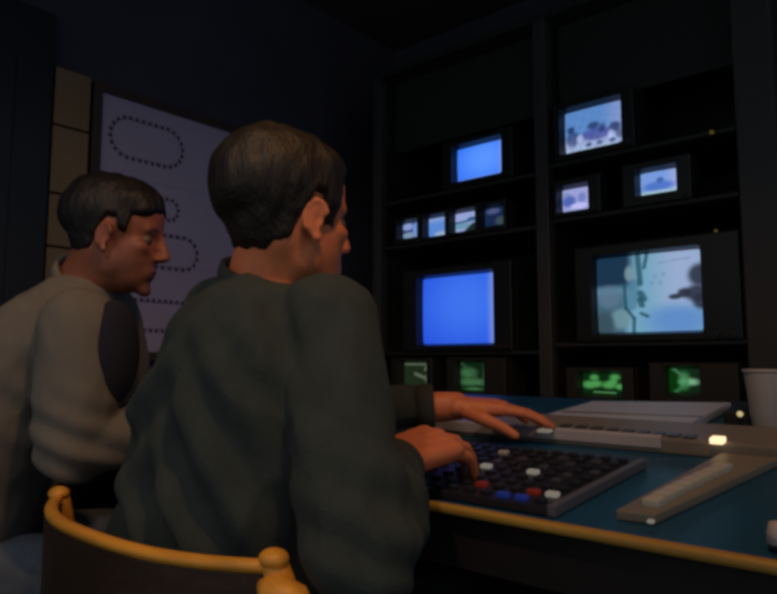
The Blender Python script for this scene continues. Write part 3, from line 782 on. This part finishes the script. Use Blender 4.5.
# ================================================================== PEOPLE
def head_bm(bm, feat=True):
    E = lambda c, r, **k: ellipsoid(bm, c, r, **k)
    E((0, -.014, .034), (.075, .097, .084)); E((0, .030, .045), (.066, .060, .066))
    E((0, .034, -.030), (.058, .056, .082)); E((0, .036, -.078), (.047, .050, .042)); E((0, -.02, -.03), (.062, .06, .06))
    if feat:
        E((0, .078, -.106), (.022, .017, .016))
        for s in (-1, 1):
            E((s * .042, .004, -.062), (.016, .032, .032)); E((s * .042, .056, -.018), (.019, .025, .018)); E((s * .012, .098, -.034), (.009, .010, .008))
            # ear: shell, rim and lobe
            mt = Matrix.Rotation(s * math.radians(-22), 4, 'Z') @ Matrix.Rotation(math.radians(-8), 4, 'X')
            E((s * .074, -.008, -.012), (.006, .017, .027), mtx=mt)
            pts = []
            for k in range(9):
                a = math.radians(20 + 215 * k / 8); q = Vector((0, .017 * math.cos(a), .025 * math.sin(a)))
                pts.append(Vector((s * .078, -.008, -.010)) + mt @ q)
            chain(bm, pts, [.0042] * 9, 8); E((s * .076, -.002, -.040), (.006, .008, .009))
            capsule(bm, (s * .012, .081, .021), (s * .044, .070, .022), .0095, .009)
        chain(bm, [(0, .088, .022), (0, .097, -.004), (0, .108, -.027)], [.008, .009, .0105])
        E((0, .087, -.063), (.021, .008, .0055)); E((0, .086, -.073), (.018, .008, .0060)); E((0, .079, -.068), (.030, .014, .024))
    return bm
HAIRLINE = {
 'short': ([-.14, -.06, -.035, -.024, -.010, .010, .014, .040, .046, .058, .075, .095, .14], [-.064, -.062, -.052, -.016, .022, .022, -.026, -.026, .044, .068, .094, .110, .115]),
 'full': ([-.14, -.06, -.035, -.024, -.010, .010, .014, .030, .036, .058, .078, .095, .14], [-.058, -.056, -.048, -.012, .026, .026, .0, .0, .034, .046, .058, .064, .07])}
def hand(bm, W, d, n, left, curl=(25, 35, 25), spread=1.0, thumb_in=0.5):
    W = Vector(W); d = Vector(d).normalized(); n = Vector(n); n = (n - d * n.dot(d)).normalized(); s = d.cross(n)
    ts = s if left else -s              # thumb side
    for k in range(4):                  # metacarpals make the palm
        o = (-.028 + .0187 * k)
        chain(bm, [W + ts * o * 0.55 + d * .0, W + ts * o + d * (.082 + .008 * (k in (1, 2)))], [.019, .0135], 12)
    ellipsoid(bm, W + d * .04 - n * .006 + ts * .012, (.024, .024, .016), sub=2)
    L = (.034, .041, .045, .041)        # pinky .. index proximal lengths
    for k in range(4):
        o = (-.030 + .020 * k); p = W + ts * o + d * (.082 + .008 * (k in (1, 2)) - .004 * (k == 0))
        ang = math.radians(4); side = (k - 1.5) * 0.055 * spread
        pts = [p]; rs = [.0100]
        for j, (ln, cu) in enumerate(zip((L[k], L[k] * .64, L[k] * .5), curl)):
            ang += math.radians(cu + (1.5 - k) * 3 * (j == 0))
            v = (d * math.cos(ang) - n * math.sin(ang) + ts * side).normalized(); pts.append(pts[-1] + v * ln); rs.append((.0092, .0085, .0074)[j] * (0.9 if k == 0 else 1))
        chain(bm, pts, rs, 10)
    b = W + d * .020 + ts * .026 - n * .006
    v1 = (d * .75 + ts * .75 - n * .25).normalized(); v2 = (d * (.9) + ts * (.55 - thumb_in) - n * .35).normalized()
    p1 = b + v1 * .040; p2 = p1 + v2 * .032; p3 = p2 + v2 * .026 - n * .004
    chain(bm, [b, p1, p2, p3], [.015, .0125, .0105, .0085], 12)
def eloft(bm, rings, right, fwd, n=28, p=2.3):
    """superelliptic torso rings: (center, rx, ry)"""
    R = []
    for c, rx, ry in rings:
        c = Vector(c); L = []
        for j in range(n):
            a = 2 * PI * j / n; ca, sa = math.cos(a), math.sin(a)
            L.append(c + right * rx * math.copysign(abs(ca) ** (2 / p), ca) + fwd * ry * math.copysign(abs(sa) ** (2 / p), sa))
        R.append(L)
    return loft(bm, R)
def fold_displace(me, amp, scale, seeds, centers=()):
    co, no = get_co(me), get_no(me); d = np.zeros(len(co))
    for i, c in enumerate(co):
        v = Vector((c[0] * scale[0], c[1] * scale[1], c[2] * scale[2])) + Vector(seeds)
        w = noise.noise(v) ; r = 1 - abs(noise.noise(v * 1.9 + Vector((5, 3, 1)))) * 2
        d[i] = amp * (0.7 * w + 0.5 * r - 0.2)
    for (cx, cy, cz), rad, a, dirv, per in centers:     # directed creases around a joint
        q = co - np.array((cx, cy, cz)); dist = np.linalg.norm(q, axis=1)
        d += a * np.exp(-(dist / rad) ** 2) * np.sin((q @ np.array(dirv)) * 2 * PI / per)
    set_co(me, co + no * d[:, None])

def person(P):
    root = empty('person', P['root'], P['label'], 'person')
    hm = Matrix.Translation(Vector(P['head'])) @ Matrix.Rotation(-math.radians(P['yaw']), 4, 'Z') @ Matrix.Rotation(math.radians(P['pitch']), 4, 'X') @ Matrix.Rotation(math.radians(P.get('roll', 0)), 4, 'Y') @ Matrix.Scale(P.get('hs', 1.0), 4)
    rg = Vector(P['right']).normalized(); fd = Vector((-rg.y, rg.x, 0))
    # ---- body, one continuous skin
    bm = bmesh.new(); head_bm(bm)
    bmesh.ops.transform(bm, matrix=hm, verts=bm.verts)
    nb_ = Vector(P['neck']); ht = hm @ Vector((0, -.022, -.03)); hj = hm @ Vector((0, .0, -.075))
    chain(bm, [nb_ - Vector((0, 0, .05)), nb_, ht], [.075, .060, .056]); chain(bm, [nb_, hj], [.050, .046])
    eloft(bm, [(c, rx, ry) for c, rx, ry in P['torso']], rg, fd)
    for A, left in (('R', False), ('L', True)):
        sh, el, wr = [Vector(v) for v in P['arm' + A]]
        chain(bm, [sh, el, wr], [.052, .042, .029])
        hd = P['hand' + A]; hbm = bmesh.new(); hand(hbm, (0, 0, 0), hd['d'], hd['n'], left, hd.get('curl', (25, 35, 25)), hd.get('spread', 1), hd.get('thumb', .5))
        bmesh.ops.transform(hbm, matrix=Matrix.Translation(wr) @ Matrix.Scale(hd.get('scale', 1.06), 4), verts=hbm.verts); tmp = bpy.data.meshes.new('tmp'); hbm.to_mesh(tmp); hbm.free(); bm.from_mesh(tmp); bpy.data.meshes.remove(tmp)
        hp, kn_, an, toe = [Vector(v) for v in P['leg' + A]]
        chain(bm, [hp, kn_, an], [.082, .058, .040]); chain(bm, [an, toe], [.036, .030])
    me = remesh(bm, 0.0036, 2, 'body')
    co, no = get_co(me), get_no(me)
    inv = np.array(hm.inverted()); h = np.c_[co, np.ones(len(co))] @ inv.T; h = h[:, :3]
    def g(c, r): return np.exp(-(((h - np.array(c)) / np.array(r)) ** 2).sum(1))
    disp = np.zeros(len(co))
    for s in (-1, 1):
        disp -= .0055 * g((s * .033, .084, -.001), (.014, .03, .010)); disp -= .005 * g((s * .082, -.004, -.014), (.02, .008, .013))
        disp -= .004 * g((s * .05, .07, .045), (.02, .03, .02))
    disp -= .0035 * g((0, .10, -.0685), (.022, .02, .0022)); disp -= .004 * g((0, .095, -.087), (.02, .02, .006))
    co = co + no * disp[:, None]; set_co(me, co)
    # blend the face forms: smooth the skull and cheeks, spare nose, ears and lips
    wgt = np.clip((h[:, 2] + .125) / .02, 0, 1) * (np.linalg.norm(h, axis=1) < .18)
    keep = np.clip(g((0, .105, -.02), (.016, .025, .026)) * 1.6 + g((0, .09, -.068), (.028, .02, .014)) * 1.2 + g((.08, -.006, -.014), (.014, .026, .036)) * 2 + g((-.08, -.006, -.014), (.014, .026, .036)) * 2
                   + g((.033, .082, 0), (.016, .02, .010)) + g((-.033, .082, 0), (.016, .02, .010)), 0, 1)
    wgt = wgt * (1 - keep); co = smooth_w(me, co, wgt, 22); set_co(me, co)
    # skin colour: lips, brows and beard shadow
    rgb = np.ones((len(co), 3)) * np.array(P['skin'])
    lips = np.clip(g((0, .10, -.068), (.022, .02, .010)) * 1.3, 0, 1); rgb = rgb * (1 - lips[:, None] * .6) + np.array((.30, .09, .07)) * lips[:, None] * .6
    for s in (-1, 1):
        br_ = np.clip(g((s * .032, .094, .024), (.017, .03, .0045)) * 1.4, 0, 1); rgb = rgb * (1 - br_[:, None] * .9) + np.array(P['brow']) * br_[:, None] * .9
    bd = np.clip((g((0, .075, -.095), (.05, .05, .032)) + g((.045, .02, -.07), (.02, .04, .03)) + g((-.045, .02, -.07), (.02, .04, .03))) , 0, 1) * P.get('beard', .2)
    rgb = rgb * (1 - bd[:, None]) + np.array((.05, .035, .03)) * bd[:, None]
    set_attr(me, 'tint', rgb)
    # eyes joined to the body mesh
    eb = bmesh.new(); eb.from_mesh(me)
    for s in (-1, 1):
        nf = len(eb.faces); ellipsoid(eb, hm @ Vector((s * .033, 0.067, -.001)), (.0118,) * 3, sub=3); eb.faces.ensure_lookup_table()
        gz = (hm.to_3x3() @ Vector((0, 1, 0))).normalized(); ec = hm @ Vector((s * .033, 0.067, -.001))
        for f in eb.faces[nf:]:
            f.material_index = 2 if (f.calc_center_median() - ec).normalized().dot(gz) > .86 else 1
    eb.to_mesh(me); eb.free()
    for m in (M_SKIN, M_EYEW, M_EYED): me.materials.append(m)
    link('body', me, None, root, True)
    # ---- hair
    bm = bmesh.new(); head_bm(bm, False); chain(bm, [(0, -.035, .0), (0, -.026, -.05), (0, -.012, -.11)], [.062, .053, .047])
    hme = remesh(bm, 0.0035, 26, 'hair')
    co, no = get_co(hme), get_no(hme)
    zb = np.interp(co[:, 1], *HAIRLINE[P['hairline']])
    fr_ = np.clip((co[:, 1] - .045) / .03, 0, 1) * (np.abs(co[:, 0]) / .05) ** 2 * P.get('recede', .006); zb = zb + fr_
    nz = np.array([noise.noise(Vector((c[0] * 70, c[1] * 70, c[2] * 22))) for c in co]); nz2 = np.array([noise.noise(Vector(c) * 28) for c in co])
    m = np.clip((co[:, 2] - zb + nz * .004) / .016, 0, 1); m = m * m * (3 - 2 * m)
    top = np.clip((co[:, 2] + .01) / .10, 0, 1); back = np.clip((-co[:, 1] - .01) / .08, 0, 1)
    th = P['hair_t'][0] + P['hair_t'][1] * top + P['hair_t'][2] * back * np.clip((co[:, 2] + .05) / .07, 0, 1)
    frt = np.clip((co[:, 1] - .03) / .05, 0, 1); th = th * (1 - .6 * frt)
    d = np.where(m > 0, -.004 + m * (th + .004) + m * (nz * .0035 + nz2 * .004), -.006)
    co2 = co + no * d[:, None]
    set_co(hme, co2)
    hb = bmesh.new(); hb.from_mesh(hme); hb.verts.ensure_lookup_table()
    bmesh.ops.delete(hb, geom=[v for v in hb.verts if m[v.index] <= 0.0 and all(m[e.other_vert(v).index] <= 0 for e in v.link_edges)], context='VERTS')
    bmesh.ops.transform(hb, matrix=hm, verts=hb.verts); hb.to_mesh(hme); hb.free(); hme.materials.clear()
    link('hair', hme, P['hair_m'], root, True)
    # ---- upper garment
    bm = bmesh.new()
    eloft(bm, P['garment'], rg, fd)
    for A in 'RL':
        sh, el, wr = [Vector(v) for v in P['arm' + A]]
        r = list(P['sleeve']); k_ = P.get('slim_left', 1.0) if A == 'L' else 1.0; r[2] *= k_; r[3] *= k_; cuff = el + (wr - el) * P['cuff']
        chain(bm, [sh, sh + (el - sh) * .5, el, el + (cuff - el) * .6, cuff], [r[0], r[1], r[2], r[3], r[4]], 20)
        capsule(bm, Vector(P['neck']) - Vector((0, 0, .075)), sh + Vector((0, 0, -.005)), .062, r[0] * .92)
    gme = remesh(bm, 0.0055, 8, 'garment')
    fold_displace(gme, P['fold'], P['fscale'], P['seed'], P.get('creases', ()))
    gme.materials.clear(); link(P['gname'], gme, P['gmat'], root, True)
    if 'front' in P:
        bm = bmesh.new(); ellipsoid(bm, *P['front'], sub=4); obj('dark_oval', bm, M_NAVY, root, True)['label'] = 'dark navy oval on the sleeve front'  # dark navy ellipsoid set against the sleeve front
    # ribbed collar and cuffs
    nk = Vector(P['neck']); nd = (ht - nk).normalized()
    def band(name, c, ax_, r, w, th_, mt):
        d_, u_, v_ = frame_of(ax_); n_ = 40; rings = []
        for k in range(n_ * 1):
            a = 2 * PI * k / n_; rd = u_ * math.cos(a) + v_ * math.sin(a)
            rings.append([c + rd * (r + q * th_) + d_ * (e * w) for q, e in ((0, -1), (.8, -.9), (1, 0), (.8, .9), (0, 1), (-.6, 0))])
        b_ = bmesh.new(); RR = [[b_.verts.new(p_) for p_ in rr] for rr in rings]
        for k in range(n_):
            for i in range(6): b_.faces.new((RR[k][i], RR[(k + 1) % n_][i], RR[(k + 1) % n_][(i + 1) % 6], RR[k][(i + 1) % 6]))
        obj(name, b_, mt, root, True)
    band('collar', nk + nd * P.get('collar_up', .012), nd, P.get('collar_r', .066), .014, .008, P['ribm'])
    for A in 'RL':
        sh, el, wr = [Vector(v) for v in P['arm' + A]]; cuff = el + (wr - el) * P['cuff']
        band('cuff', cuff + (wr - el).normalized() * (P['sleeve'][4] * .55), wr - el, P['sleeve'][4] * .86, .018, .007, P['ribm'])
    # ---- trousers and shoes
    bm = bmesh.new(); eloft(bm, [(P['torso'][0][0] - Vector((0, 0, .06)), .165, .13), (P['torso'][0][0], .18, .14), (P['torso'][0][0] + Vector((0, 0, .10)), .168, .13)], rg, fd)
    for A in 'RL':
        hp, kn_, an, toe = [Vector(v) for v in P['leg' + A]]; chain(bm, [hp, kn_, an + Vector((0, 0, .02))], [.096, .072, .062])
    tme = remesh(bm, 0.007, 4, 'trousers'); fold_displace(tme, .005, (9, 9, 9), (2, 8, 5)); tme.materials.clear()
    link('trousers', tme, P['tmat'], root, True)
    for A in 'RL':
        hp, kn_, an, toe = [Vector(v) for v in P['leg' + A]]; bm = bmesh.new()
        dd = (toe - an); dd.z = 0; dd.normalize(); a0 = Vector((an.x, an.y, 0.045))
        capsule(bm, a0 - dd * .035, a0 + dd * .17, .042, .036); capsule(bm, Vector((an.x, an.y, .06)), Vector((an.x, an.y, .10)), .048, .046)
        for v in bm.verts: v.co.z = max(v.co.z, 0.0015)
        obj('shoe', bm, M_SHOE, root, True)
    return root

V = Vector
HEAD1 = at_d(290, 219, 1.0)
C1 = lambda z, dx=0, dy=0: V((-.845 + (z - .70) * .13 + dx, .60 + (z - .70) * .075 + dy, z))
person(dict(root=(-0.86, 0.53, 0), label='man in dark green sweater seen from behind, hands on the switcher keys', head=HEAD1, yaw=7, pitch=-3, hs=1.0,
  right=(1, .03, 0), neck=(-0.792, 0.635, 1.082), skin=(.82, .25, .105), brow=(.03, .02, .012), beard=.12,
  torso=[(C1(.54), .155, .105), (C1(.70), .14, .095), (C1(.86), .145, .10), (C1(.98), .145, .10), (C1(1.04), .11, .08), (V((-.795, .632, 1.075)), .07, .060)],
  garment=[(C1(.56), .175, .118), (C1(.62), .19, .125), (C1(.72), .186, .122), (C1(.86), .180, .130), (C1(.96), .165, .128), (C1(1.02), .140, .112), (C1(1.06), .105, .09), (V((-.793, .634, 1.088)), .066, .062)],
  armR=[at_d(328, 322, .925), at_d(362, 552, .775), at_d(396, 458, .975)], armL=[at_d(222, 318, 1.13), (-1.0, .93, .862), (-.765, 1.106, .877)],
  handR=dict(d=(.12, .95, .16), n=(.30, -.35, 1), curl=(19, 27, 20), thumb=.75, scale=1.16), handL=dict(d=(.70, .62, -.03), n=(-.05, -.15, 1), curl=(7, 13, 10), spread=1.3, thumb=.3),
  legR=[(-.77, .58, .535), (-.73, 1.0, .53), (-.73, 1.06, .085), (-.72, 1.22, .035)], legL=[(-.97, .58, .535), (-1.0, 1.0, .53), (-1.0, 1.04, .085), (-1.02, 1.2, .035)],
  sleeve=(.072, .066, .070, .070, .048), cuff=.70, fold=.013, fscale=(8, 8, 4.5), seed=(1.3, 4.1, 2.2),
  creases=[((-.93, .48, .92), .13, .012, (.6, .3, -.75), .085), ((-.80, .48, .76), .13, .018, (.8, .2, .5), .08), ((-.95, .50, .78), .10, .012, (.75, .3, .6), .07), ((-.52, .60, .76), .10, .006, (.2, .3, .9), .06), ((-.70, .55, .98), .08, .006, (.8, 0, .6), .06)],
  slim_left=.76, gname='sweater', gmat=M_SWEATER, ribm=M_RIB, hairline='short', hair_t=(.005, .013, .010), hair_m=M_HAIR1, tmat=M_TROU, recede=.012))

HEAD2 = at_d(119, 237, 1.36)
r2 = V((.74, -.67, 0)).normalized(); f2 = V((-r2.y, r2.x, 0))
N2 = at_d(86, 284, 1.39); B2 = V((-1.58, .47, .54))
LR = lambda t, up=0.0: B2.lerp(N2, t) - f2 * (.05 * math.sin(PI * t)) + V((0, 0, up))
person(dict(root=(B2.x, B2.y, 0), label='man in light grey shirt and jeans seated in profile by the chart board', head=HEAD2, yaw=43, pitch=-10, hs=0.94,
  right=r2, neck=N2, skin=(.40, .135, .075), brow=(.012, .01, .01), beard=.55,
  torso=[(B2, .155, .11), (LR(.35), .145, .105), (LR(.62), .15, .11), (LR(.82), .15, .105), (LR(.93), .12, .08), (N2, .07, .058)],
  garment=[(LR(.08), .180, .140), (LR(.30), .180, .15), (LR(.58), .180, .150), (LR(.78), .178, .14), (LR(.90), .150, .115), (LR(.98), .095, .085), (N2 + V((0, 0, .012)), .064, .060)],
  armR=[at_d(80, 326, 1.23), at_d(74, 446, 1.20), (-1.18, .77, .845)], armL=[N2 - r2 * .17 - V((0, 0, .06)), (-1.60, .84, .865), (-1.43, 1.0, .865)],
  handR=dict(d=(-.02, 1, .03), n=(0, -.1, 1), curl=(10, 16, 12)), handL=dict(d=(.6, .75, .03), n=(0, -.1, 1), curl=(10, 16, 12)),
  legR=[B2 + r2 * .10, V((-1.26, .80, .53)), V((-1.31, .95, .085)), V((-1.26, 1.10, .035))], legL=[B2 - r2 * .10, V((-1.45, .98, .53)), V((-1.46, 1.1, .085)), V((-1.40, 1.24, .035))],
  sleeve=(.074, .074, .068, .055, .042), cuff=.82, fold=.007, fscale=(7, 7, 5), seed=(7.3, 2.1, 9.2),
  creases=[((-1.22, .55, .80), .09, .007, (.3, .3, .9), .05), ((-1.35, .55, .90), .09, .007, (.8, .3, .4), .06)],
  gname='shirt', gmat=M_SHIRT, ribm=M_SHIRT, hairline='full', hair_t=(.006, .014, .010), hair_m=M_HAIR2, tmat=M_JEANS, recede=-.004,
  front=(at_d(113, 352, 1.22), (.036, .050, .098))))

# ================================================================== CEILING LAMP FIXTURES (rear one added round the fill)
for nm, L, lb in (('ceiling_downlight', LAMP_DESK, 'black can downlight hanging above the control desk'), ('ceiling_downlight', FILL_REAR, 'unseen black can added round the fill lamp behind the camera')):
    t = empty(nm, L, lb, 'lamp')
    bm = bmesh.new(); lathe(bm, (L[0], L[1], L[2] + 0.06), [(0.085, -0.03), (0.085, 0.06), (0.05, 0.10), (0.045, 0.10), (0.078, 0.055), (0.078, -0.03)], 28); obj('shade', bm, M_CASE, t, True)
    bm = bmesh.new(); tube(bm, [(L[0], L[1], L[2] + 0.155), (L[0], L[1], 2.72)], 0.012, 10); obj('stem', bm, M_CASE, t, True)
